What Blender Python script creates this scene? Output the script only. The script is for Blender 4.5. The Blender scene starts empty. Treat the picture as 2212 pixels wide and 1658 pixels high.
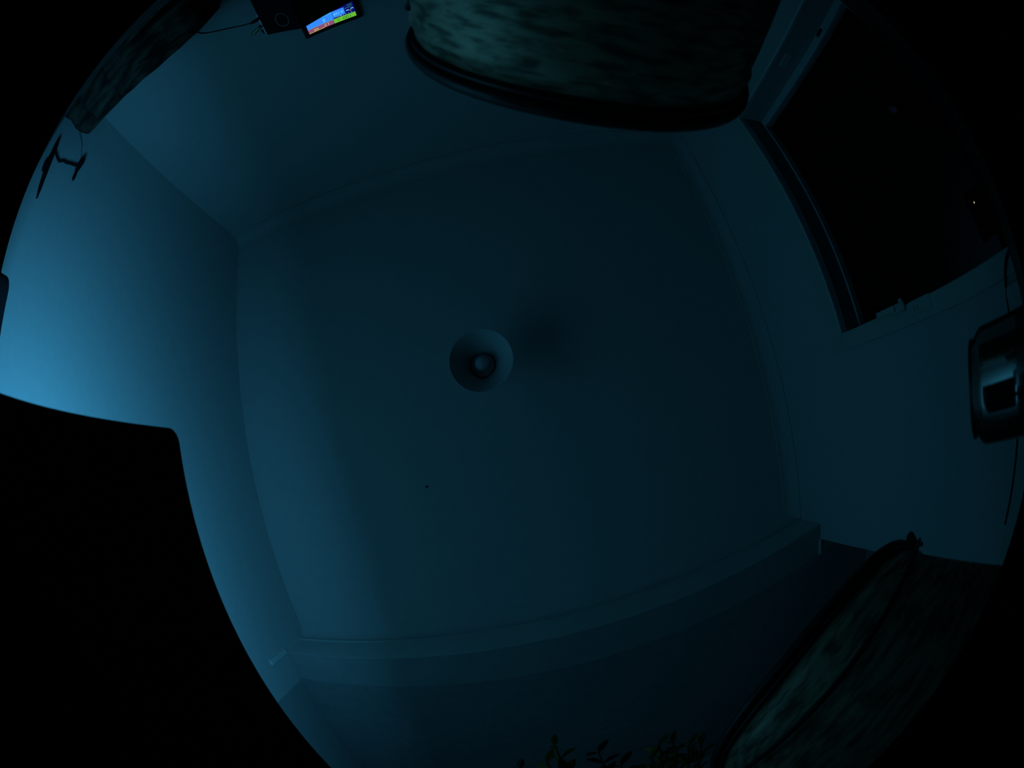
import bpy, bmesh, math, random
from mathutils import Matrix, Vector

# ------------------------------------------------------------------ camera, world, exposure
# World: +x towards the window wall, +y towards the alcove, z up; the lens sits at the origin,
# the floor is 0.8 m below it and the ceiling 1.65 m above it.
scn = bpy.context.scene
col = scn.collection
cd = bpy.data.cameras.new('camera')
cam = bpy.data.objects.new('camera', cd)
col.objects.link(cam)
scn.camera = cam
cd.type = 'PANO'
cd.panorama_type = 'FISHEYE_LENS_POLYNOMIAL'        # the photograph is taken with a fisheye lens
cd.sensor_fit = 'HORIZONTAL'
cd.sensor_width = 2.212
cd.fisheye_fov = math.radians(188.0)
cd.fisheye_polynomial_k0 = 0.0
cd.fisheye_polynomial_k1 = -0.9925851824542442
cd.fisheye_polynomial_k2 = -0.5089797988045339
cd.fisheye_polynomial_k3 = 0.871148235313988
cd.fisheye_polynomial_k4 = -0.6909950938014456
cd.clip_start = 0.01
cd.dof.use_dof = True
cd.dof.focus_distance = 1.6
cd.lens = 1.0
cd.dof.aperture_fstop = 0.45
cam.matrix_world = Matrix((
    (0.972376525951156, 0.23224059392090013, -0.023413635224396868),
    (0.23330863179311334, -0.9639514752370927, 0.12792433591404154),
    (0.007139615534397277, -0.12985322454021173, -0.9915075218910485))).to_4x4()

world = bpy.data.worlds.new('world')
scn.world = world
world.use_nodes = True
world.node_tree.nodes['Background'].inputs[0].default_value = (0.25, 0.5, 0.2, 1)
world.node_tree.nodes['Background'].inputs[1].default_value = 0.0003     # night sky
vs = scn.view_settings
vs.view_transform = 'Standard'
vs.look = 'None'
vs.exposure = 0.0
vs.gamma = 1.0
vs.use_curve_mapping = False

SCREEN_COLOR = (0.062, 0.485, 1.0)
SCREEN_POWER = 1.2                                   # what the lit panel shows of itself
# the light the monitor panel throws at the left wall (an LCD shines mostly straight ahead)
ld = bpy.data.lights.new('monitor_light', 'AREA')
ld.shape = 'RECTANGLE'
ld.size, ld.size_y = 0.60, 0.29
ld.color = SCREEN_COLOR
ld.energy = 9.7
ld.spread = math.radians(155)
lo = bpy.data.objects.new('monitor_light', ld)
col.objects.link(lo)
lo.location = (-0.3545, 0.2435, 0.1395)
lo.rotation_euler = (math.radians(90), 0, math.radians(90))

# ------------------------------------------------------------------ helpers
rnd = random.Random(7)


def mat(name, c1, c2=None, rough=0.6, metal=0.0, scale=8.0, stretch=(1, 1, 1), bump=0.0, detail=4.0,
        lo=0.35, hi=0.65, spec=0.5, coat=0.0):
    m = bpy.data.materials.new(name)
    m.use_nodes = True
    nt = m.node_tree
    b = nt.nodes['Principled BSDF']
    b.inputs['Roughness'].default_value = rough
    b.inputs['Metallic'].default_value = metal
    b.inputs['Specular IOR Level'].default_value = spec
    if coat:
        b.inputs['Coat Weight'].default_value = coat
    tc = nt.nodes.new('ShaderNodeTexCoord')
    mp = nt.nodes.new('ShaderNodeMapping')
    mp.inputs['Scale'].default_value = stretch
    nt.links.new(tc.outputs['Object'], mp.inputs['Vector'])
    nz = nt.nodes.new('ShaderNodeTexNoise')
    nz.inputs['Scale'].default_value = scale
    nz.inputs['Detail'].default_value = detail
    nt.links.new(mp.outputs[0], nz.inputs['Vector'])
    rp = nt.nodes.new('ShaderNodeValToRGB')
    rp.color_ramp.elements[0].position = lo
    rp.color_ramp.elements[1].position = hi
    rp.color_ramp.elements[0].color = (*c1, 1)
    rp.color_ramp.elements[1].color = (*(c2 or tuple(min(1, k * 1.08) for k in c1)), 1)
    nt.links.new(nz.outputs['Fac'], rp.inputs['Fac'])
    nt.links.new(rp.outputs[0], b.inputs['Base Color'])
    if bump:
        bp = nt.nodes.new('ShaderNodeBump')
        bp.inputs['Strength'].default_value = bump
        bp.inputs['Distance'].default_value = 0.004
        nt.links.new(nz.outputs['Fac'], bp.inputs['Height'])
        nt.links.new(bp.outputs[0], b.inputs['Normal'])
    return m


def emit(name, c, s=1.0):
    m = bpy.data.materials.new(name)
    m.use_nodes = True
    nt = m.node_tree
    nt.nodes.clear()
    o = nt.nodes.new('ShaderNodeOutputMaterial')
    e = nt.nodes.new('ShaderNodeEmission')
    e.inputs[0].default_value = (*c, 1)
    e.inputs[1].default_value = s
    nt.links.new(e.outputs[0], o.inputs[0])
    return m


def glass(name):
    m = bpy.data.materials.new(name)
    m.use_nodes = True
    b = m.node_tree.nodes['Principled BSDF']
    b.inputs['Base Color'].default_value = (0.9, 0.95, 0.92, 1)
    b.inputs['Transmission Weight'].default_value = 1.0
    b.inputs['Roughness'].default_value = 0.0
    b.inputs['IOR'].default_value = 1.12
    return m


def box(bm, x0, x1, y0, y1, z0, z1, bevel=0.0, seg=2):
    r = bmesh.ops.create_cube(bm, size=1)
    vs_ = r['verts']
    for v in vs_:
        v.co = Vector(((x0 + x1) / 2 + v.co.x * (x1 - x0), (y0 + y1) / 2 + v.co.y * (y1 - y0), (z0 + z1) / 2 + v.co.z * (z1 - z0)))
    if bevel:
        es = list({e for v in vs_ for e in v.link_edges})
        bmesh.ops.bevel(bm, geom=es, offset=bevel, segments=seg, profile=0.5, affect='EDGES')


def prism(bm, poly, z0, z1):
    """poly: (x, y) list, extruded in z"""
    a = [bm.verts.new((x, y, z0)) for x, y in poly]
    b = [bm.verts.new((x, y, z1)) for x, y in poly]
    n = len(poly)
    bm.faces.new(a[::-1])
    bm.faces.new(b)
    for i in range(n):
        bm.faces.new((a[i], a[(i + 1) % n], b[(i + 1) % n], b[i]))
    bmesh.ops.recalc_face_normals(bm, faces=bm.faces[:])


def sweep(bm, prof, axis, a0, a1):
    """closed 2-D profile swept along axis 'x' (prof = (y, z)) or 'y' (prof = (x, z))"""
    f = (lambda p, a: (a, p[0], p[1])) if axis == 'x' else (lambda p, a: (p[0], a, p[1]))
    A = [bm.verts.new(f(p, a0)) for p in prof]
    B = [bm.verts.new(f(p, a1)) for p in prof]
    n = len(prof)
    bm.faces.new(A)
    bm.faces.new(B[::-1])
    for i in range(n):
        bm.faces.new((A[i], B[i], B[(i + 1) % n], A[(i + 1) % n]))
    bmesh.ops.recalc_face_normals(bm, faces=bm.faces[:])


def lathe(bm, prof, cx, cy, seg=48, closed=False):
    """prof: (r, z) points; r == 0 makes a pole"""
    rings = []
    for r, z in prof:
        if r < 1e-6:
            rings.append([bm.verts.new((cx, cy, z))])
        else:
            rings.append([bm.verts.new((cx + r * math.cos(2 * math.pi * k / seg), cy + r * math.sin(2 * math.pi * k / seg), z)) for k in range(seg)])
    pairs = list(zip(rings, rings[1:])) + ([(rings[-1], rings[0])] if closed else [])
    for A, B in pairs:
        for k in range(seg):
            q = [A[k % len(A)], A[(k + 1) % len(A)], B[(k + 1) % len(B)], B[k % len(B)]]
            q = list(dict.fromkeys(q))
            if len(q) > 2:
                bm.faces.new(q)
    bmesh.ops.recalc_face_normals(bm, faces=bm.faces[:])


def catmull(pts, n=6):
    P = [Vector(p) for p in pts]
    P = [2 * P[0] - P[1]] + P + [2 * P[-1] - P[-2]]
    out = []
    for i in range(1, len(P) - 2):
        for k in range(n):
            t = k / n
            out.append(0.5 * ((2 * P[i]) + (P[i + 1] - P[i - 1]) * t + (2 * P[i - 1] - 5 * P[i] + 4 * P[i + 1] - P[i + 2]) * t * t
                              + (3 * P[i] - P[i - 1] - 3 * P[i + 1] + P[i + 2]) * t ** 3))
    out.append(P[-2])
    return out


def tube(bm, pts, r, seg=8):
    """r: number or list of radii"""
    P = [Vector(p) for p in pts]
    R = r if isinstance(r, (list, tuple)) else [r] * len(P)
    ring = []
    up = Vector((0.13, 0.21, 0.97))
    for i, p in enumerate(P):
        t = (P[min(i + 1, len(P) - 1)] - P[max(i - 1, 0)]).normalized()
        a = t.cross(up)
        if a.length < 0.05:
            a = t.cross(Vector((1, 0, 0)))
        a.normalize()
        b = t.cross(a)
        ring.append([bm.verts.new(p + R[i] * (a * math.cos(2 * math.pi * k / seg) + b * math.sin(2 * math.pi * k / seg))) for k in range(seg)])
    for A, B in zip(ring, ring[1:]):
        for k in range(seg):
            bm.faces.new((A[k], A[(k + 1) % seg], B[(k + 1) % seg], B[k]))
    bm.faces.new(ring[0][::-1])
    bm.faces.new(ring[-1])
    bmesh.ops.recalc_face_normals(bm, faces=bm.faces[:])


def ball(bm, c, r, sub=2):
    bmesh.ops.create_icosphere(bm, subdivisions=sub, radius=r, matrix=Matrix.Translation(c))


def obj(name, build, m, parent=None, smooth=False, label=None):
    bm = bmesh.new()
    build(bm)
    me = bpy.data.meshes.new(name)
    bm.to_mesh(me)
    bm.free()
    if smooth:
        for p in me.polygons:
            p.use_smooth = True
    me.materials.append(m)
    o = bpy.data.objects.new(name, me)
    col.objects.link(o)
    if parent is not None:
        o.parent = parent
        o.matrix_parent_inverse = Matrix.Translation(-world_loc(parent))
    if label:
        o['label'] = label
    return o


def world_loc(o):
    p = Vector(o.location)
    while o.parent is not None:
        p = p + (o.matrix_parent_inverse.translation + Vector((0, 0, 0)))
        o = o.parent
        p = p + Vector(o.location)
    return p


def thing(name, label, cat, loc, group=None):
    o = bpy.data.objects.new(name, None)
    o.empty_display_size = 0.05
    col.objects.link(o)
    o.location = loc
    return tag(o, label, cat, group)


def tag(o, label, cat, group=None):
    o['label'] = label
    o['category'] = cat
    if group:
        o['group'] = group
    return o


def struct(o):
    o['kind'] = 'structure'
    return o


def auto_smooth(o, deg=35):
    me = o.data
    bm = bmesh.new()
    bm.from_mesh(me)
    for e in bm.edges:
        e.smooth = not (len(e.link_faces) == 2 and e.calc_face_angle(0) > math.radians(deg))
    for f in bm.faces:
        f.smooth = True
    bm.to_mesh(me)
    bm.free()
    return o


def B(*a, **k):
    return lambda bm: box(bm, *a, **k)


# ------------------------------------------------------------------ materials
M = {}
M['wall'] = mat('painted_plaster', (0.49, 0.49, 0.45), (0.51, 0.51, 0.47), 0.85, scale=30, bump=0.03, spec=0.2)
M['ceiling'] = mat('ceiling_paint', (0.49, 0.49, 0.45), (0.51, 0.51, 0.47), 0.9, scale=24, bump=0.03, spec=0.2)
M['coving'] = mat('coving_paint', (0.47, 0.47, 0.43), (0.49, 0.49, 0.45), 0.75, scale=20, spec=0.25)
M['gloss_trim'] = mat('trim_paint', (0.46, 0.47, 0.40), (0.48, 0.49, 0.42), 0.45, scale=14, spec=0.4)
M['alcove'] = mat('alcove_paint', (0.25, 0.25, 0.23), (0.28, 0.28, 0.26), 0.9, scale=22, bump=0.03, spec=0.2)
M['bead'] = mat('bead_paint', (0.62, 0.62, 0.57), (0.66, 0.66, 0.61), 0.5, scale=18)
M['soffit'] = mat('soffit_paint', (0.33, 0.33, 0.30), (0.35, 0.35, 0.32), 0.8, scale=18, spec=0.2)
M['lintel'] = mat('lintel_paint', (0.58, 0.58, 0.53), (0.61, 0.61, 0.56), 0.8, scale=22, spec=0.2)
M['floor'] = mat('dark_carpet', (0.05, 0.05, 0.05), (0.09, 0.085, 0.08), 0.95, scale=160, bump=0.4)
M['frame'] = mat('window_frame_paint', (0.52, 0.54, 0.50), (0.56, 0.57, 0.53), 0.4, scale=16)
M['glass'] = glass('window_glass')
M['steel'] = mat('brushed_steel', (0.45, 0.46, 0.46), (0.6, 0.6, 0.6), 0.35, 0.9, scale=60)
M['brass'] = mat('dull_brass', (0.35, 0.30, 0.18), (0.42, 0.36, 0.22), 0.4, 0.8, scale=40)
M['black'] = mat('black_plastic', (0.010, 0.010, 0.011), (0.014, 0.014, 0.015), 0.55, scale=50, spec=0.3)
M['matte'] = mat('matte_black', (0.007, 0.007, 0.008), (0.010, 0.010, 0.011), 0.9, scale=80, spec=0.1)
M['cord'] = mat('black_cord', (0.008, 0.008, 0.009), (0.012, 0.012, 0.012), 0.7, scale=50, spec=0.2)
M['desk'] = mat('dark_wood', (0.035, 0.024, 0.016), (0.06, 0.042, 0.028), 0.5, scale=5, stretch=(1, 12, 12), detail=8)
M['wood'] = mat('stained_wood', (0.05, 0.034, 0.022), (0.085, 0.06, 0.04), 0.5, scale=4, stretch=(1, 1, 14), detail=8)
M['shade'] = mat('lamp_shade_enamel', (0.52, 0.52, 0.48), (0.55, 0.55, 0.51), 0.5, scale=12, spec=0.3)
M['lamp_inner'] = mat('lamp_holder_plastic', (0.34, 0.34, 0.32), (0.38, 0.38, 0.36), 0.6, scale=20)
M['bulb'] = mat('frosted_bulb', (0.42, 0.43, 0.43), (0.45, 0.46, 0.46), 0.25, scale=10)
M['zinc'] = mat('galvanised_steel', (0.17, 0.14, 0.085), (0.60, 0.46, 0.28), 0.52, 0.55, scale=46, stretch=(1, 1, 2.6), bump=0.15, detail=9, lo=0.36, hi=0.58)
M['zinc_shaded'] = mat('shaded_zinc_rim', (0.03, 0.03, 0.027), (0.06, 0.06, 0.05), 0.38, 0.7, scale=30, detail=6)  # same zinc, darkened: the dark desk reflected under the rim is painted in
M['wire'] = mat('dark_iron_wire', (0.025, 0.025, 0.024), (0.04, 0.04, 0.038), 0.5, 0.6, scale=60)
M['can'] = mat('dark_lacquered_can', (0.30, 0.30, 0.26), (0.36, 0.36, 0.31), 0.07, 0.95, scale=20)
M['can_top'] = mat('can_aluminium', (0.10, 0.105, 0.105), (0.15, 0.155, 0.155), 0.35, 0.9, scale=40)
M['throw'] = mat('mottled_throw', (0.026, 0.022, 0.016), (0.105, 0.098, 0.066), 0.95, scale=11, stretch=(1, 1, 2.0), bump=0.3, detail=6, lo=0.40, hi=0.70, spec=0.1)
M['hem'] = mat('pale_hem', (0.30, 0.28, 0.22), (0.36, 0.34, 0.27), 0.95, scale=30, spec=0.1)
M['upholstery'] = mat('brown_upholstery', (0.05, 0.042, 0.035), (0.08, 0.068, 0.055), 0.95, scale=60, bump=0.2, spec=0.1)
M['leaf'] = mat('yellow_green_leaf', (0.30, 0.25, 0.03), (0.46, 0.36, 0.05), 0.7, scale=30)
M['leaf_dark'] = mat('dark_leaf', (0.02, 0.03, 0.015), (0.035, 0.045, 0.02), 0.7, scale=30)
M['soil'] = mat('potting_soil', (0.02, 0.015, 0.01), (0.05, 0.04, 0.03), 0.95, scale=90, bump=0.5)
M['clay'] = mat('terracotta', (0.16, 0.08, 0.05), (0.22, 0.11, 0.07), 0.85, scale=20, bump=0.1)
M['ground'] = mat('night_ground', (0.01, 0.012, 0.008), (0.02, 0.022, 0.014), 1.0, scale=2)
M['screen'] = emit('lit_monitor_screen', SCREEN_COLOR, SCREEN_POWER)
M['street'] = emit('street_light', (1.0, 0.85, 0.5), 0.9)

# ------------------------------------------------------------------ setting
H = 1.65
XL, XR, YB, YF = -1.2375, 1.2356, -1.343, 0.76       # left wall, window wall, back wall, lintel face
ZB = 1.41                                            # lintel underside
XA, YA, YE = 1.70, 2.2, 0.84                         # alcove: right side, far wall, end of the window wall
FL = -0.8
WY0, WY1, WZ0, WZ1 = -1.012, -0.037, -0.10, 1.05     # window opening
XW = 1.415                                           # outer face of the window wall

struct(obj('floor', B(XL - 0.1, XA + 0.1, YB - 0.1, YA + 0.1, FL - 0.1, FL), M['floor']))
struct(obj('ceiling', B(XL - 0.1, XA + 0.1, YB - 0.1, YF + 0.05, H, H + 0.1), M['ceiling']))
struct(obj('wall_left', B(XL - 0.1, XL, YB - 0.1, YF + 0.17, FL, H), M['wall']))
struct(obj('wall_back', B(XL - 0.1, XW, YB - 0.1, YB, FL, H), M['wall']))


def right_wall(bm):
    box(bm, XR, XW, YB, WY0, FL, H)
    box(bm, XR, XW, WY1, YE, FL, H)
    box(bm, XR, XW, WY0, WY1, FL, WZ0)
    box(bm, XR, XW, WY0, WY1, WZ1, H)


struct(obj('wall_right', right_wall, M['wall']))
struct(obj('wall_front', B(XL, XA + 0.1, YF, YF + 0.16, ZB, H + 0.1), M['lintel']))            # lintel over the alcove
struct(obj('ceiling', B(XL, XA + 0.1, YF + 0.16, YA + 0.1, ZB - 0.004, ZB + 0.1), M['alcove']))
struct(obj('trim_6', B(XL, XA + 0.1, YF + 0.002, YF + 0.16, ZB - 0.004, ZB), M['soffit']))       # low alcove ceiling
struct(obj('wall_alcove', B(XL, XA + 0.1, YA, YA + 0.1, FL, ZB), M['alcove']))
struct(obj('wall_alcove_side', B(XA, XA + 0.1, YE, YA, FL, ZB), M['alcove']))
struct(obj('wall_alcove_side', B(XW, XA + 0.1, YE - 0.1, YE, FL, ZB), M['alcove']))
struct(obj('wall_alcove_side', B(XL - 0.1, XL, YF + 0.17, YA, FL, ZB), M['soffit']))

S = 0.07


def cove_profile(n=8):
    """(distance from the wall, drop below the ceiling), with a small bead at each edge"""
    p = [(0, 0), (S, 0), (S, 0.009)]
    for k in range(n + 1):
        t = k / n * math.pi / 2
        p.append((S - 0.004 - (S - 0.010) * math.sin(t), S - 0.004 - (S - 0.013) * math.cos(t)))
    p += [(0.006, S), (0, S)]
    return p


cp = cove_profile()
# on the lintel the cove runs smoothly into the ceiling and ends below in a narrow pale lip
cl = [(0, 0), (S + 0.01, 0)] + [(S + 0.01 - (S + 0.006) * math.sin(k / 10 * math.pi / 2), S - 0.009 - (S - 0.009) * math.cos(k / 10 * math.pi / 2)) for k in range(1, 11)] + [(0.011, S - 0.003), (0.011, S), (0, S)]
for n, axis, fn, a0, a1, pr in (
        (1, 'y', lambda d, q: (XR - d, H - q), YB, YF, cp),
        (2, 'x', lambda d, q: (YB + d, H - q), XL, XR, cp),
        (3, 'x', lambda d, q: (YF - d, H - q), XL, XR, cl)):
    o = obj('trim_%d' % n, lambda bm: sweep(bm, [fn(d, q) for d, q in pr], axis, a0, a1), M['coving'])
    auto_smooth(struct(o), 40)
# pale bead under the lintel beside the window wall; the pale strip on the left wall paints in a wedge of light
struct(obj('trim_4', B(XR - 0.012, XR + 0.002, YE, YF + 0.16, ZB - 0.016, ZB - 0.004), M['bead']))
struct(obj('trim_5', B(XL, XL + 0.014, 0.738, 0.764, 1.24, ZB - 0.004, bevel=0.003), M['bead']))  # no real trim: raised strip standing in for the lit wedge under the lintel
# low board along the window wall beyond the sill
struct(obj('trim_7', B(XR - 0.032, XR, 0.045, YE, -0.24, 0.040, bevel=0.004), M['gloss_trim']))
struct(obj('baseboard_left', B(XL, XL + 0.016, YB, YA, FL, FL + 0.1), M['gloss_trim']))
struct(obj('baseboard_back', B(XL, XR, YB, YB + 0.016, FL, FL + 0.1), M['gloss_trim']))
struct(obj('baseboard_right', B(XR - 0.016, XR, YB, YE, FL, FL + 0.1), M['gloss_trim']))
struct(obj('ground', B(XW + 0.02, 30, -16, 16, -3.4, -3.3), M['ground']))

# window
win = bpy.data.objects.new('window_1', None)
col.objects.link(win)
win.location = (XR, (WY0 + WY1) / 2, WZ0)
struct(win)
AX = XR - 0.012
obj('architrave', B(AX, XR, WY0 - 0.075, WY1 + 0.062, WZ1 + 0.012, WZ1 + 0.091, bevel=0.002), M['gloss_trim'], win)
obj('architrave', B(AX, XR, WY1, WY1 + 0.062, WZ0, WZ1 + 0.012, bevel=0.002), M['gloss_trim'], win)
obj('architrave', B(AX, XR, WY0 - 0.075, WY0 - 0.012, WZ0, WZ1 + 0.012, bevel=0.002), M['gloss_trim'], win)
BX = AX - 0.008
obj('bead', B(BX, XR, WY0 - 0.008, WY1 + 0.002, WZ1 - 0.002, WZ1 + 0.007, bevel=0.002), M['bead'], win)
obj('bead', B(BX, XR, WY0 - 0.008, WY0 + 0.002, WZ0, WZ1 - 0.002, bevel=0.002), M['bead'], win)
obj('sill', B(XR - 0.075, XR + 0.20, WY0 - 0.09, WY1 + 0.075, WZ0 - 0.025, WZ0, bevel=0.006), M['gloss_trim'], win)
GX = 1.365
sash = obj('sash', lambda bm: (box(bm, GX, GX + 0.045, WY0, WY0 + 0.034, WZ0, WZ1, bevel=0.003),
                               box(bm, GX, GX + 0.045, WY1 - 0.006, WY1, WZ0, WZ1),
                               box(bm, GX, GX + 0.045, WY0 + 0.034, WY1 - 0.006, WZ1 - 0.014, WZ1),
                               box(bm, GX, GX + 0.045, WY0 + 0.034, WY1 - 0.006, WZ0, WZ0 + 0.012)), M['frame'], win)
obj('glazing_bead', B(GX - 0.006, GX, WY0 + 0.03, WY1 - 0.006, WZ1 - 0.020, WZ1 - 0.014), M['frame'], win)
obj('reveal_lining', B(XR + 0.02, GX, WY0 + 0.0005, WY1, WZ1 - 0.006, WZ1 - 0.0005), mat('reveal_paint', (0.14, 0.145, 0.13), (0.17, 0.175, 0.16), 0.6, scale=20), win)
obj('pane', B(GX + 0.020, GX + 0.024, WY0 + 0.03, WY1 - 0.004, WZ0 + 0.01, WZ1 - 0.012), M['glass'], win)
# hardware on the far side: a steel stay and a dark hinge
obj('hinge', B(GX - 0.004, GX + 0.002, WY0 + 0.006, WY0 + 0.018, 0.20, 0.27), M['matte'], win)
obj('stay', B(XR + 0.030, XR + 0.070, WY0, WY0 + 0.004, 0.50, 0.60, bevel=0.001), M['bead'], win, label='short pale stay on the far reveal')
# latch on the near side
lp = obj('latch_plate', B(AX - 0.006, AX, WY1 - 0.004, WY1 + 0.040, 0.495, 0.625, bevel=0.002), M['gloss_trim'], win, label='pale latch plate with two slots on the near side')
for zc in (0.575, 0.595):
    obj('slot', B(AX - 0.008, AX - 0.005, WY1 + 0.012, WY1 + 0.030, zc - 0.004, zc + 0.004), M['lamp_inner'], lp)
lv = obj('latch_body', lambda bm: (box(bm, AX - 0.022, AX - 0.002, WY1 - 0.016, WY1 + 0.012, 0.640, 0.725, bevel=0.004)), M['gloss_trim'], win, label='pale latch body standing out into the opening')
obj('lever', lambda bm: (box(bm, AX - 0.034, AX - 0.020, WY1 - 0.016, WY1 + 0.004, 0.690, 0.800, bevel=0.004),
                         box(bm, AX - 0.030, AX - 0.018, WY1 - 0.026, WY1 - 0.012, 0.640, 0.660, bevel=0.003)), M['gloss_trim'], lv)

# street light far outside
t = thing('street_lamp', 'tiny lit street lamp far off in the black window', 'street lamp', (20.0, -2.92, -3.3))
obj('pole', lambda bm: tube(bm, [(20.1, -2.92, -3.3), (20.1, -2.92, 0.86)], 0.05), M['matte'], t)
obj('lamp_head', lambda bm: (box(bm, 19.85, 20.15, -2.99, -2.85, 0.84, 0.90, bevel=0.02)), M['matte'], t)
obj('light', lambda bm: ball(bm, (19.92, -2.92, 0.80), 0.045), M['street'], t, True)

# ------------------------------------------------------------------ desk and monitor
DZ = -0.055
t = thing('desk', 'dark wooden corner desk the camera looks up from, by the window wall', 'desk', (0.3, 0.1, FL))
obj('desktop', lambda bm: prism(bm, [(1.195, -0.56), (1.195, 0.74), (-0.50, 0.74), (-0.50, -0.12), (-0.02, -0.56)], DZ - 0.028, DZ), M['desk'], t)
for x, y in ((1.14, -0.50), (1.14, 0.68), (-0.44, 0.68), (-0.44, 0.24), (0.04, -0.50)):
    obj('leg', B(x - 0.025, x + 0.025, y - 0.025, y + 0.025, FL, DZ - 0.028, bevel=0.004), M['desk'], t)

MX, MY0, MY1, MZ0, MZ1 = -0.330, -0.073, 0.560, -0.065, 0.298
t = thing('monitor', 'large black monitor seen from behind, its lit screen facing the left wall', 'monitor', (MX - 0.02, 0.24, DZ))
my = (MY0 + MY1) / 2


def back_cover(bm):
    # rounded plate
    n, r = 6, 0.016
    pts = []
    for (cy, cz, a0) in ((MY1 - r, MZ1 - r, 0), (MY0 + r, MZ1 - r, 90), (MY0 + r, MZ0 + 0.04 + r, 180), (MY1 - r, MZ0 + 0.04 + r, 270)):
        for k in range(n + 1):
            a = math.radians(a0 + 90 * k / n)
            pts.append((cy + r * math.cos(a), cz + r * math.sin(a)))
    A = [bm.verts.new((MX, y, z)) for y, z in pts]
    C = [bm.verts.new((MX - 0.022, y, z)) for y, z in pts]
    bm.faces.new(A)
    bm.faces.new(C[::-1])
    for i in range(len(pts)):
        j = (i + 1) % len(pts)
        bm.faces.new((A[i], C[i], C[j], A[j]))
    bmesh.ops.recalc_face_normals(bm, faces=bm.faces[:])


cov = obj('back_cover', back_cover, M['matte'], t)
obj('vent_panel', B(MX, MX + 0.008, my - 0.19, my + 0.19, 0.02, 0.15, bevel=0.003), M['matte'], cov)
obj('screen', B(MX - 0.0235, MX - 0.0221, MY0 + 0.010, MY1 - 0.010, MZ0 + 0.056, MZ1 - 0.010), M['screen'], t)
obj('stand_neck', B(MX + 0.002, MX + 0.022, my - 0.035, my + 0.035, DZ + 0.010, 0.14, bevel=0.004), M['matte'], t)
obj('stand_base', B(MX - 0.11, MX + 0.09, my - 0.12, my + 0.12, DZ, DZ + 0.012, bevel=0.004), M['matte'], t)

# ------------------------------------------------------------------ buckets
def bucket(cx, cy, z0, zr, rr, label, cat='bucket'):
    """rr: outer radius of the rolled rim, zr: top of the rim"""
    t = thing('bucket', label, cat, (cx, cy, z0))
    rb = rr - 0.007
    body = [(0, z0 + 0.008), (rb - 0.016, z0 + 0.008), (rb - 0.014, z0), (rb - 0.010, z0 + 0.004), (rb - 0.004, zr - 0.045),
            (rb - 0.001, zr - 0.040), (rb - 0.003, zr - 0.034), (rb - 0.003, zr - 0.012)]
    inner = [(rb - 0.006, zr - 0.012), (rb - 0.012, z0 + 0.012), (0, z0 + 0.012)]
    obj('body', lambda bm: lathe(bm, body + inner, cx, cy, 96), M['zinc'], t, True)
    rim = [(rr - 0.007 + 0.007 * math.cos(a), zr - 0.007 + 0.0075 * math.sin(a)) for a in [2 * math.pi * k / 12 for k in range(12)]]
    o = obj('rim', lambda bm: (lathe(bm, rim, cx, cy, 96, True)), M['zinc_shaded'], t, True)
    obj('rim_seam', lambda bm: lathe(bm, [(rb - 0.003, zr - 0.021), (rb + 0.0015, zr - 0.0195), (rb + 0.0015, zr - 0.015), (rb - 0.003, zr - 0.0135)], cx, cy, 96, True), M['zinc_shaded'], t, True)
    return t


def ear(t, cx, cy, ux, uy, r, z, k=1.0):
    """loop ear standing on the rim at direction u"""
    x, y = cx + ux * r, cy + uy * r
    pts = [Vector((x + (ux * a - uy * b) * k, y + (uy * a + ux * b) * k, z + c * k)) for a, b, c in
           ((0, 0.020, -0.016), (0.006, 0.012, 0.002), (0.012, 0, 0.014), (0.012, -0.014, 0.004), (0, -0.020, -0.016))]
    obj('ear', lambda bm: tube(bm, catmull(pts, 5), 0.0035, 8), M['wire'], t, True)


def bail(t, cx, cy, ux, uy, wx, wy, r, z, drop):
    """wire handle hinged at +-u, hanging down over the side facing w"""
    pts = []
    for k in range(25):
        a = math.pi * k / 24
        pts.append((cx + r * (ux * math.cos(a) + wx * math.sin(a)), cy + r * (uy * math.cos(a) + wy * math.sin(a)), z - drop * math.sin(a)))
    obj('bail_handle', lambda bm: tube(bm, pts, 0.0036, 8), M['wire'], t, True)


h1 = 0.196
c1 = (0.709 * h1, -1.609 * h1)
b1 = bucket(c1[0], c1[1], DZ, h1, 0.789 * h1, 'galvanised steel bucket with a dark rolled rim between the lit display and the window')
d1 = math.atan2(c1[1], c1[0])
u1 = (-math.sin(d1), math.cos(d1))
ear(b1, c1[0], c1[1], -u1[0], -u1[1], 0.150, h1 - 0.034, 0.55)
u1b = (math.cos(d1 + 0.9), math.sin(d1 + 0.9))
ear(b1, c1[0], c1[1], u1b[0], u1b[1], 0.150, h1 - 0.030)
bail(b1, c1[0], c1[1], -u1[0], -u1[1], math.cos(d1), math.sin(d1), 0.150, h1 - 0.040, 0.075)

h2 = 0.2135
c2 = (1.183 * h2, 1.587 * h2)
b2 = bucket(c2[0], c2[1], DZ, h2, 0.726 * h2, 'galvanised steel bucket with its wire handle hanging down, under the alcove lintel')
d2 = math.atan2(c2[1], c2[0])
u2 = (math.sin(d2), -math.cos(d2))
ear(b2, c2[0], c2[1], u2[0], u2[1], 0.156, h2)
ear(b2, c2[0], c2[1], -u2[0], -u2[1], 0.156, h2)
bail(b2, c2[0], c2[1], u2[0], u2[1], -math.cos(d2), -math.sin(d2), 0.1555, 0.203, 0.078)

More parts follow.
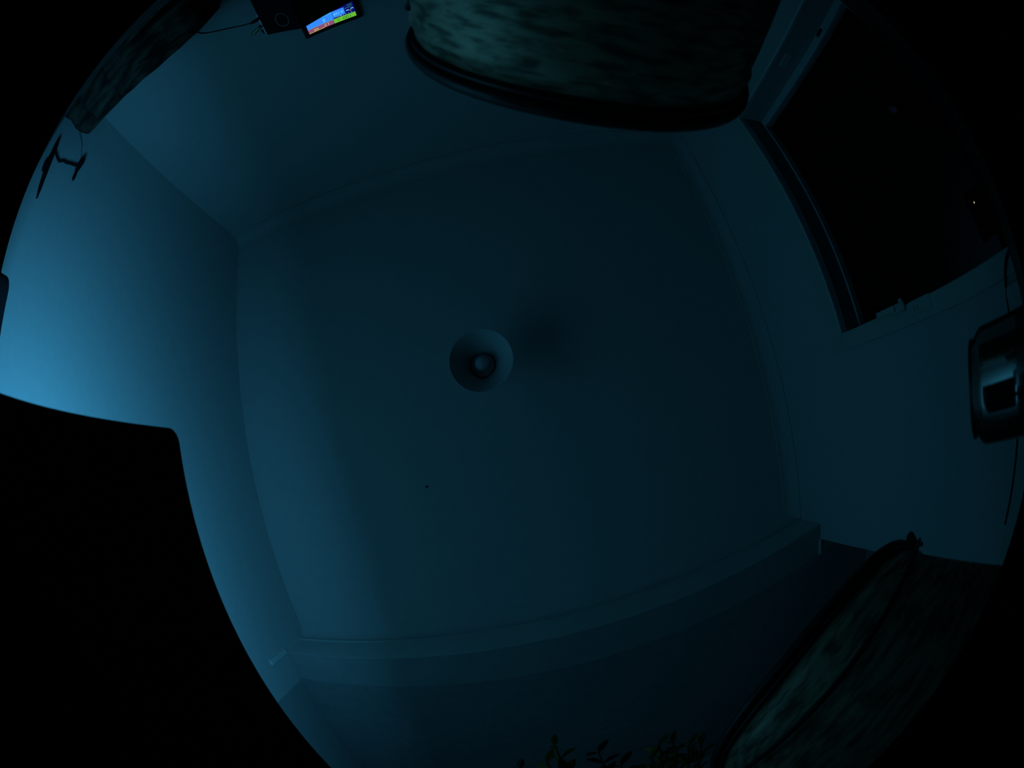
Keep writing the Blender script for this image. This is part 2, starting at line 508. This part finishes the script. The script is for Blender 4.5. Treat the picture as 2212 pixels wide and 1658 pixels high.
# ------------------------------------------------------------------ drinks can
az = math.radians(12.2)
kx, ky = 0.2615 * math.cos(az), 0.2615 * math.sin(az)
ct = 0.068
t = thing('drinks_can', 'dark glossy drinks can below the window sill, reflecting the bright wall', 'can', (kx, ky, DZ))
R = 0.0331
obj('body', lambda bm: lathe(bm, [(0, DZ + 0.006), (0.021, DZ + 0.004), (0.024, DZ), (0.027, DZ + 0.002), (R, DZ + 0.012), (R, ct - 0.0165), (R - 0.0006, ct - 0.0135),
                                  (R - 0.0025, ct - 0.0095), (R - 0.0052, ct - 0.0050), (R - 0.0058, ct - 0.0030)], kx, ky, 64), M['can'], t, True)
obj('lid', lambda bm: lathe(bm, [(R - 0.0058, ct - 0.0034), (R - 0.0046, ct - 0.0026), (R - 0.0044, ct - 0.0006), (R - 0.0052, ct), (R - 0.0062, ct - 0.0006), (R - 0.0070, ct - 0.0060),
                                 (R - 0.0090, ct - 0.0064), (R - 0.0100, ct - 0.0046), (0, ct - 0.0046)], kx, ky, 64), M['can_top'], t, True)
obj('ring_pull', lambda bm: (box(bm, kx - 0.010, kx + 0.012, ky - 0.007, ky + 0.007, ct - 0.0044, ct - 0.0034, bevel=0.0004)), M['can_top'], t)

# cable along the top of the low board
o = obj('wall_cable', lambda bm: tube(bm, catmull([(1.196, -0.030, -0.080), (1.200, -0.012, -0.02), (1.208, 0.035, 0.026), (1.214, 0.12, 0.0475), (1.214, 0.30, 0.0475),
                                                   (1.214, 0.45, 0.0475), (1.214, 0.60, 0.0475), (1.214, 0.68, 0.0475)], 6), 0.0070, 8), M['cord'])
tag(o, 'black cable running along the low board under the window wall, behind the can', 'cable')
o = obj('wall_screw', lambda bm: lathe(bm, [(0, 0), (0.006, 0.001), (0.009, 0.004), (0.009, 0.010), (0, 0.010)], 0, 0, 16), M['matte'], None, True)
o.rotation_euler = (0, math.radians(90), 0)
o.location = (XR - 0.009, 0.775, 0.622)
tag(o, 'tiny dark screw head in the window wall beside the loop of the bucket handle', 'screw')

# ------------------------------------------------------------------ ceiling lamp
LX, LY, LZ = -0.0455, -0.277, 1.385
t = thing('pendant_lamp', 'small pale cone pendant lamp, switched off, hanging from the ceiling', 'lamp', (LX, LY, H))
sh = [(0.1040, LZ), (0.1046, LZ + 0.002), (0.095, LZ + 0.022), (0.074, LZ + 0.062), (0.052, LZ + 0.098), (0.046, LZ + 0.106), (0.044, LZ + 0.135), (0.018, LZ + 0.150),
      (0.018, LZ + 0.146), (0.041, LZ + 0.132), (0.0432, LZ + 0.106), (0.0500, LZ + 0.096), (0.072, LZ + 0.060), (0.093, LZ + 0.020), (0.1028, LZ)]
obj('shade', lambda bm: lathe(bm, sh, LX, LY, 72, True), M['shade'], t, True)
hd = obj('bulb_holder', lambda bm: lathe(bm, [(0, LZ + 0.145), (0.020, LZ + 0.145), (0.022, LZ + 0.105), (0.040, LZ + 0.103), (0.040, LZ + 0.098), (0.019, LZ + 0.094), (0.018, LZ + 0.085), (0, LZ + 0.085)], LX, LY, 40), M['lamp_inner'], t, True)
bp = [(0.0, LZ + 0.034), (0.008, LZ + 0.0355), (0.0155, LZ + 0.040), (0.0215, LZ + 0.048), (0.0240, LZ + 0.058), (0.0225, LZ + 0.069), (0.017, LZ + 0.080), (0.0135, LZ + 0.092)]
obj('bulb', lambda bm: lathe(bm, bp, LX, LY, 40), M['bulb'], t, True)
obj('cord', lambda bm: tube(bm, [(LX, LY, LZ + 0.146), (LX, LY, H - 0.02)], 0.0035, 10), M['gloss_trim'], t, True)
obj('ceiling_rose', lambda bm: lathe(bm, [(0, H), (0.040, H), (0.040, H - 0.008), (0.028, H - 0.022), (0.006, H - 0.026), (0, H - 0.026)], LX, LY, 40), M['shade'], t, True)
o = obj('ceiling_hook', lambda bm: (lathe(bm, [(0, H), (0.0045, H), (0.0045, H - 0.003), (0.002, H - 0.006), (0, H - 0.006)], -0.378, 0.102, 12)), M['matte'])
tag(o, 'tiny black hook stub alone on the bare ceiling', 'hook')

# ------------------------------------------------------------------ sideboard, speaker, display
t = thing('sideboard', 'dark low sideboard against the back wall under the black speaker', 'sideboard', (-0.13, -1.08, FL))
SX0, SX1, SY0, SY1, SZ = -0.50, 0.24, -1.322, -0.85, -0.115
obj('top', B(SX0, SX1, SY0, SY1, SZ - 0.025, SZ, bevel=0.003), M['wood'], t)
obj('carcass', B(SX0 + 0.02, SX1 - 0.02, SY0 + 0.005, SY1 - 0.03, FL + 0.12, SZ - 0.025), M['wood'], t)
for x0, x1, k in ((SX0 + 0.025, -0.135, -0.16), (-0.125, SX1 - 0.025, -0.10)):
    d = obj('door', B(x0, x1, SY1 - 0.03, SY1 - 0.012, FL + 0.13, SZ - 0.035, bevel=0.002), M['wood'], t)
    obj('knob', lambda bm: ball(bm, (k, SY1 - 0.002, -0.40), 0.012), M['steel'], d, True)
for x in (SX0 + 0.05, SX1 - 0.05):
    for y in (SY0 + 0.05, SY1 - 0.07):
        obj('leg', B(x - 0.02, x + 0.02, y - 0.02, y + 0.02, FL, FL + 0.12), M['wood'], t)

t = thing('speaker', 'black speaker box turned cornerwise with a side knob, in front of the small lit display', 'speaker', (-0.17, -1.16, SZ))
plan = [(-0.298, -1.068), (-0.115, -1.184), (-0.165, -1.262), (-0.415, -1.262), (-0.448, -1.226)]
obj('cabinet', lambda bm: (prism(bm, plan, SZ, 0.4005)), M['matte'], t)
obj('driver_ring', lambda bm: [tube(bm, [(-0.357 + 0.0250 * math.cos(a), -1.1308 + 0.0258 * math.cos(a), 0.336 + 0.036 * math.sin(a)) for a in [math.pi * 2 * k / 28 for k in range(29)]], 0.0016, 6)], M['lamp_inner'], t, True)
obj('back_plate', B(-0.4520, -0.4470, -1.245, -1.224, 0.27, 0.398), M['steel'], t, label='narrow steel plate on the back edge')
obj('knob', lambda bm: tube(bm, [(-0.450, -1.232, 0.338), (-0.464, -1.232, 0.343), (-0.476, -1.233, 0.350), (-0.488, -1.233, 0.356), (-0.494, -1.233, 0.358)], [0.012, 0.008, 0.010, 0.011, 0.007], 14), M['brass'], t, True, label='dull metal clamp knob')
obj('bracket', lambda bm: prism(bm, [(-0.412, -1.263), (-0.412, -1.335), (-0.500, -1.335), (-0.470, -1.263)], 0.388, 0.399), M['matte'], t)
obj('connector', lambda bm: tube(bm, [(-0.449, -1.215, 0.292), (-0.462, -1.216, 0.292), (-0.474, -1.217, 0.290)], [0.011, 0.010, 0.006], 10), M['black'], t, True)
o = obj('speaker_cable', lambda bm: tube(bm, catmull([(-0.474, -1.217, 0.290), (-0.512, -1.232, 0.275), (-0.545, -1.242, 0.255), (-0.592, -1.232, 0.212), (-0.612, -1.200, 0.171), (-0.600, -1.140, 0.128),
                                                      (-0.622, -1.112, 0.088), (-0.668, -1.104, 0.076), (-0.695, -1.104, 0.073), (-0.740, -1.104, 0.045), (-0.790, -1.104, 0.016)], 6), 0.0030, 8), M['cord'])
tag(o, 'thin black cable looping from the speaker onto the mottled throw', 'cable')

# wall display
t = thing('weather_display', 'small lit colour display with a black bezel on the back wall, partly behind the speaker', 'display', (-0.2747, -1.335, 0.42))
obj('bezel', B(-0.3752, -0.1744, YB, -1.326, 0.425, 0.5680, bevel=0.008, seg=3), M['black'], t)
YS = -1.3255
navy = emit('display_navy', (0.004, 0.006, 0.16))
pink = emit('display_mauve', (0.27, 0.085, 0.17))
green = emit('display_green', (0.14, 0.52, 0.035))
blue = emit('display_blue', (0.035, 0.26, 1.0))
sky = emit('display_light_blue', (0.05, 0.42, 1.0))
cyan = emit('display_cyan', (0.16, 0.75, 0.95))
white = emit('display_white', (0.65, 0.75, 0.8))
yellow = emit('display_yellow', (0.62, 0.50, 0.10))
cream = emit('display_cream', (0.65, 0.48, 0.30))
dgreen = emit('display_dark_green', (0.02, 0.14, 0.015))
orange = emit('display_orange', (0.40, 0.22, 0.12))
sc = obj('lit_screen', B(-0.3554, -0.1900, YS, YS + 0.0010, 0.4450, 0.5455), navy, t)


def tile(name, x0, x1, z0, z1, m, lift=1):
    return obj(name, B(x0, x1, YS + 0.001, YS + 0.001 + 0.0004 * lift, z0, z1), m, sc)


tile('mauve_tile', -0.3550, -0.2664, 0.5212, 0.5452, pink)
tile('green_tile', -0.2650, -0.1903, 0.5212, 0.5452, green)
tile('blue_tile', -0.3550, -0.2630, 0.4852, 0.5206, blue)
tile('blue_tile', -0.2618, -0.2222, 0.4760, 0.5120, blue)
tile('cyan_tile', -0.3550, -0.2630, 0.4470, 0.4845, sky)
tile('bar', -0.3550, -0.2640, 0.5182, 0.5206, sky, 2)
tile('bar', -0.3550, -0.3000, 0.5428, 0.5452, yellow, 2)
tile('bar', -0.2618, -0.2360, 0.5085, 0.5120, sky, 2)
tile('bar', -0.2190, -0.1960, 0.4835, 0.4865, dgreen, 2)


def text(name, s, x, z, size, m):
    """raised lettering on the display, read from the room; x, z is the centre"""
    cu = bpy.data.curves.new(name, 'FONT')
    cu.body = s
    cu.size = size
    cu.align_x = 'CENTER'
    cu.align_y = 'CENTER'
    cu.extrude = 0.0001
    tmp = bpy.data.objects.new(name, cu)
    col.objects.link(tmp)
    dg = bpy.context.evaluated_depsgraph_get()
    me = bpy.data.meshes.new_from_object(tmp.evaluated_get(dg))
    bpy.data.objects.remove(tmp)
    me.transform(Matrix(((-1, 0, 0, x), (0, 0, 1, YS + 0.0022), (0, 1, 0, z), (0, 0, 0, 1))))
    me.materials.clear()
    me.materials.append(m)
    o = bpy.data.objects.new(name, me)
    col.objects.link(o)
    o.parent = sc
    o.matrix_parent_inverse = Matrix.Translation(-world_loc(sc))
    return o


text('digits', '17', -0.2895, 0.5310, 0.021, cream)
text('digits', '68', -0.3280, 0.5345, 0.016, yellow)
text('digits', '100', -0.2190, 0.5335, 0.021, dgreen)
text('digits', '0', -0.2490, 0.5320, 0.015, dgreen)
text('digits', '2', -0.2935, 0.5045, 0.024, cyan)
text('digits', '0.168', -0.2430, 0.4950, 0.015, cyan)
text('digits', '50', -0.2010, 0.4720, 0.016, dgreen)
for k, (x, r) in enumerate(((-0.2575, 0.0007), (-0.2505, 0.0009), (-0.2440, 0.0011), (-0.2370, 0.0020), (-0.2290, 0.0011), (-0.2215, 0.0012), (-0.2120, 0.0009), (-0.2020, 0.0009))):
    tile('dot', x - r, x + r, 0.5160 - r, 0.5160 + r, white if k % 3 else cyan, 2)


def cloud(x, z):
    obj('cloud', lambda bm: (box(bm, x - 0.0052, x + 0.0052, YS + 0.0012, YS + 0.0019, z, z + 0.0022, bevel=0.0003),
                             box(bm, x - 0.0032, x + 0.0040, YS + 0.0012, YS + 0.0019, z - 0.0022, z + 0.0004, bevel=0.0003)), cyan, sc)


cloud(-0.2122, 0.4990)
cloud(-0.1967, 0.4960)
obj('sun', lambda bm: [bmesh.ops.create_cone(bm, cap_ends=True, segments=16, radius1=0.0028, radius2=0.0028, depth=0.0006,
                                             matrix=Matrix.Translation((-0.2035, YS + 0.0016, 0.5040)) @ Matrix.Rotation(math.pi / 2, 4, 'X'))], orange, sc)

# ------------------------------------------------------------------ armchair and throw in the far left corner
t = thing('armchair', 'brown upholstered armchair in the far left corner under the throw', 'armchair', (-0.86, -1.03, FL))
obj('backrest', B(-1.10, -0.60, -1.300, -1.175, -0.60, 0.030, bevel=0.03, seg=3), M['upholstery'], t, True)
obj('seat', B(-1.06, -0.64, -1.18, -0.76, -0.60, -0.42, bevel=0.03, seg=3), M['upholstery'], t, True)
for x in (-1.11, -0.65):
    obj('arm', B(x, x + 0.06, -1.18, -0.76, -0.62, -0.30, bevel=0.02, seg=3), M['upholstery'], t, True)
for x in (-1.06, -0.64):
    for y in (-1.25, -0.81):
        obj('leg', B(x - 0.02, x + 0.02, y - 0.02, y + 0.02, FL, -0.60), M['wood'], t)


def ztop(x):
    P = [(-1.165, 0.060), (-1.148, 0.072), (-1.02, 0.096), (-0.88, 0.122), (-0.78, 0.142), (-0.68, 0.146), (-0.60, 0.138), (-0.567, 0.122)]
    for (a, za), (b, zb) in zip(P, P[1:]):
        if x <= b:
            return za + (zb - za) * max(0, (x - a)) / (b - a)
    return P[-1][1]


def throw_mesh(bm):
    nu, rows = 56, []
    for i in range(nu + 1):
        x = -1.160 + i / nu * (1.160 - 0.567)
        zt = ztop(x)
        w = 0.010 * math.sin(x * 47) + 0.007 * math.sin(x * 83 + 1.0)
        line = []
        prof = [(-1.120, -0.300), (-1.118, -0.22), (-1.122, -0.14), (-1.120, -0.06), (-1.126, 0.0), (-1.128, zt - 0.035), (-1.140, zt - 0.010), (-1.165, zt), (-1.22, zt - 0.004),
                (-1.285, zt - 0.012), (-1.312, zt - 0.045), (-1.316, -0.05), (-1.316, -0.18)]
        for j, (y, z) in enumerate(prof):
            k = 1.0 if j < 6 else (0.35 if j < 9 else 0.1)
            ph = 0.010 * math.sin(x * 30 + z * 38) if j < 6 else 0
            line.append(bm.verts.new((x, min(y + k * w + ph * 0.6, -1.098), z + (0.0012 * math.sin(x * 61) if j > 4 else 0))))
        rows.append(line)
    for a, b in zip(rows, rows[1:]):
        for j in range(len(a) - 1):
            bm.faces.new((a[j], b[j], b[j + 1], a[j + 1]))
    bmesh.ops.recalc_face_normals(bm, faces=bm.faces[:])
    bmesh.ops.solidify(bm, geom=bm.faces[:], thickness=0.006)


o = obj('throw_blanket', throw_mesh, M['throw'], None, True)
tag(o, 'mottled grey-brown throw blanket draped over the armchair in the far left corner', 'blanket')
hp = [(-1.160 + i / 40 * 0.593, -1.108 + 0.006 * math.sin(i * 0.9), -0.300 + 0.006 * math.sin(i * 0.5)) for i in range(41)]
hem = obj('hem', lambda bm: tube(bm, hp, 0.011, 8), M['hem'], o, True, label='pale hem')

# umbrella lying on the sideboard
t = thing('umbrella', 'folded black umbrella end sticking out over the sideboard corner before the throw', 'umbrella', (-0.30, -0.93, SZ))
a, b = Vector((-0.540, -0.778, -0.086)), Vector((0.08, -1.045, -0.096))
obj('canopy', lambda bm: tube(bm, [a.lerp(b, k / 10) for k in range(11)], [0.010, 0.017, 0.018, 0.018, 0.018, 0.018, 0.018, 0.017, 0.016, 0.014, 0.010], 12), M['matte'], t, True)
obj('tip', lambda bm: tube(bm, [b, b.lerp(a, -0.08)], [0.006, 0.003], 8), M['black'], t, True)

# bar and plug on the left wall
KW = 1.046


def far(*pts):
    return [tuple(KW * c for c in p) for p in pts]


t = thing('wall_bar', 'black tapering bar with a small knob, low on the left wall near the corner', 'bar', (XL, -0.96, -0.11))
obj('bar', lambda bm: tube(bm, far((-1.160, -0.806, -0.069), (-1.160, -0.84, -0.080), (-1.160, -0.90, -0.100), (-1.160, -0.96, -0.118), (-1.160, -1.000, -0.131), (-1.160, -1.024, -0.139)),
                           [0.007, 0.015, 0.020, 0.020, 0.017, 0.011], 12), M['matte'], t, True)
obj('knob', lambda bm: (ball(bm, (-1.160 * KW, -0.912 * KW, -0.126 * KW), 0.020)), M['matte'], t, True)
for y, z in ((-0.90, -0.091), (-1.02, -0.128)):
    obj('bracket', lambda bm: tube(bm, [(XL, y, z), (-1.21, y, z)], 0.006, 8), M['matte'], t)
t = thing('cable_plug', 'small black two-part plug high on a wavy cord above the tapering bar', 'plug', (XL, -1.05, 0.125))
obj('housing', lambda bm: tube(bm, far((-1.164, -1.046, 0.130), (-1.164, -1.038, 0.126), (-1.164, -1.012, 0.120), (-1.164, -0.993, 0.119), (-1.164, -0.986, 0.121), (-1.164, -0.960, 0.125), (-1.164, -0.950, 0.127)),
                               [0.009, 0.0195, 0.0200, 0.0165, 0.0110, 0.0130, 0.0070], 12), M['matte'], t, True)
obj('cord', lambda bm: tube(bm, catmull(far((-1.166, -1.006, 0.108), (-1.168, -1.002, 0.080), (-1.170, -0.996, 0.045), (-1.172, -0.990, 0.015), (-1.172, -0.987, -0.012), (-1.170, -0.972, -0.040), (-1.166, -0.975, -0.075), (-1.164, -0.985, -0.112)), 5), 0.0045, 8), M['cord'], t, True)
obj('thread', lambda bm: tube(bm, catmull(far((-1.168, -1.035, 0.113), (-1.170, -1.07, 0.078), (-1.172, -1.102, 0.040), (-1.172, -1.135, -0.040)), 5), 0.0011, 6), M['cord'], t)

# ------------------------------------------------------------------ office chair in front of the monitor screen
t = thing('office_chair', 'black office chair at the left, only its rounded backrest top in view', 'chair', (-0.62, -0.11, FL))
obj('backrest', B(-0.765, -0.705, -0.340, 0.130, -0.300, -0.028, bevel=0.022, seg=4), M['matte'], t, True)
obj('back_stem', B(-0.790, -0.765, -0.140, -0.070, -0.420, -0.10, bevel=0.005), M['black'], t)
obj('seat', B(-0.790, -0.330, -0.345, 0.125, -0.420, -0.345, bevel=0.025, seg=3), M['matte'], t, True)
obj('gas_column', lambda bm: tube(bm, [(-0.56, -0.11, FL + 0.08), (-0.56, -0.11, -0.42)], 0.025, 16), M['steel'], t, True)
for k in range(5):
    a = math.radians(72 * k + 20)
    x, y = -0.56 + 0.26 * math.cos(a), -0.11 + 0.26 * math.sin(a)
    lg = obj('leg', lambda bm: tube(bm, [(-0.56, -0.11, FL + 0.10), (x, y, FL + 0.065)], [0.022, 0.014], 8), M['black'], t)
    obj('castor', lambda bm: ball(bm, (x, y, FL + 0.027), 0.027), M['black'], lg, True)

# ------------------------------------------------------------------ pot plant behind the near bucket
PX, PY = 0.035, 0.505
t = thing('potted_plant', 'yellow-green leafy pot plant at the near edge, left of the bucket with the handle', 'plant', (PX, PY, DZ))
pot = obj('pot', lambda bm: lathe(bm, [(0, DZ), (0.048, DZ), (0.062, DZ + 0.095), (0.068, DZ + 0.095), (0.070, DZ + 0.118), (0.062, DZ + 0.118), (0.060, DZ + 0.10), (0, DZ + 0.10)], PX, PY, 40), M['clay'], t, False)
obj('soil', lambda bm: lathe(bm, [(0, DZ + 0.108), (0.030, DZ + 0.109), (0.0598, DZ + 0.103), (0.0598, DZ + 0.1005), (0, DZ + 0.1005)], PX, PY, 32), M['soil'], pot, True)


def leaf_mesh(m):
    bm = bmesh.new()
    P = [(0, 0, 0), (0.005, 0.004, 0.001), (0.012, 0.006, 0.002), (0.020, 0.004, 0.001), (0.026, 0, -0.002), (0.020, -0.004, 0.001), (0.012, -0.006, 0.002), (0.005, -0.004, 0.001)]
    rim = [bm.verts.new(p) for p in P]
    mid = [bm.verts.new((0.012, 0, -0.0012))]
    for i in range(8):
        bm.faces.new((rim[i], rim[(i + 1) % 8], mid[0]))
    bmesh.ops.solidify(bm, geom=bm.faces[:], thickness=0.0006)
    me = bpy.data.meshes.new('leaf')
    bm.to_mesh(me)
    bm.free()
    me.materials.append(m)
    return me


leafA, leafB = leaf_mesh(M['leaf']), leaf_mesh(M['leaf_dark'])
tips = [((-0.050, 0.445, 0.430), 0), ((-0.064, 0.452, 0.395), 0), ((0.006, 0.455, 0.395), 1), ((0.085, 0.462, 0.372), 0), ((0.104, 0.468, 0.368), 0), ((0.070, 0.470, 0.352), 0),
        ((0.122, 0.476, 0.350), 0), ((0.140, 0.486, 0.344), 0), ((0.030, 0.480, 0.365), 1), ((-0.105, 0.470, 0.400), 1)]
for (tx, ty, tz), dark in tips:
    base = Vector((PX + 0.25 * (tx - PX), PY + 0.25 * (ty - PY), DZ + 0.105))
    tip = Vector((tx, ty, tz))
    ctrl = Vector((PX + 0.62 * (tx - PX), PY + 0.55 * (ty - PY), DZ + 0.28))
    pts = catmull([base, ctrl, tip], 6)
    stem = obj('stem', lambda bm: tube(bm, pts, 0.0016, 6), M['leaf_dark'], t, True)
    n = 14
    for k in range(n):
        f = 0.30 + 0.70 * k / (n - 1)
        p = pts[min(len(pts) - 1, int(f * (len(pts) - 1)))]
        for s in (0, 1):
            ang = k * 2.1 + s * math.pi + rnd.uniform(-0.4, 0.4)
            o = bpy.data.objects.new('leaf', leafB if dark else leafA)
            col.objects.link(o)
            sc_ = rnd.uniform(0.9, 1.3)
            mw = Matrix.Translation(p) @ Matrix.Rotation(ang, 4, 'Z') @ Matrix.Rotation(-rnd.uniform(0.35, 1.0), 4, 'Y') @ Matrix.Scale(sc_, 4)
            o.parent = stem
            o.matrix_parent_inverse = Matrix.Translation(-world_loc(stem))
            o.matrix_basis = mw
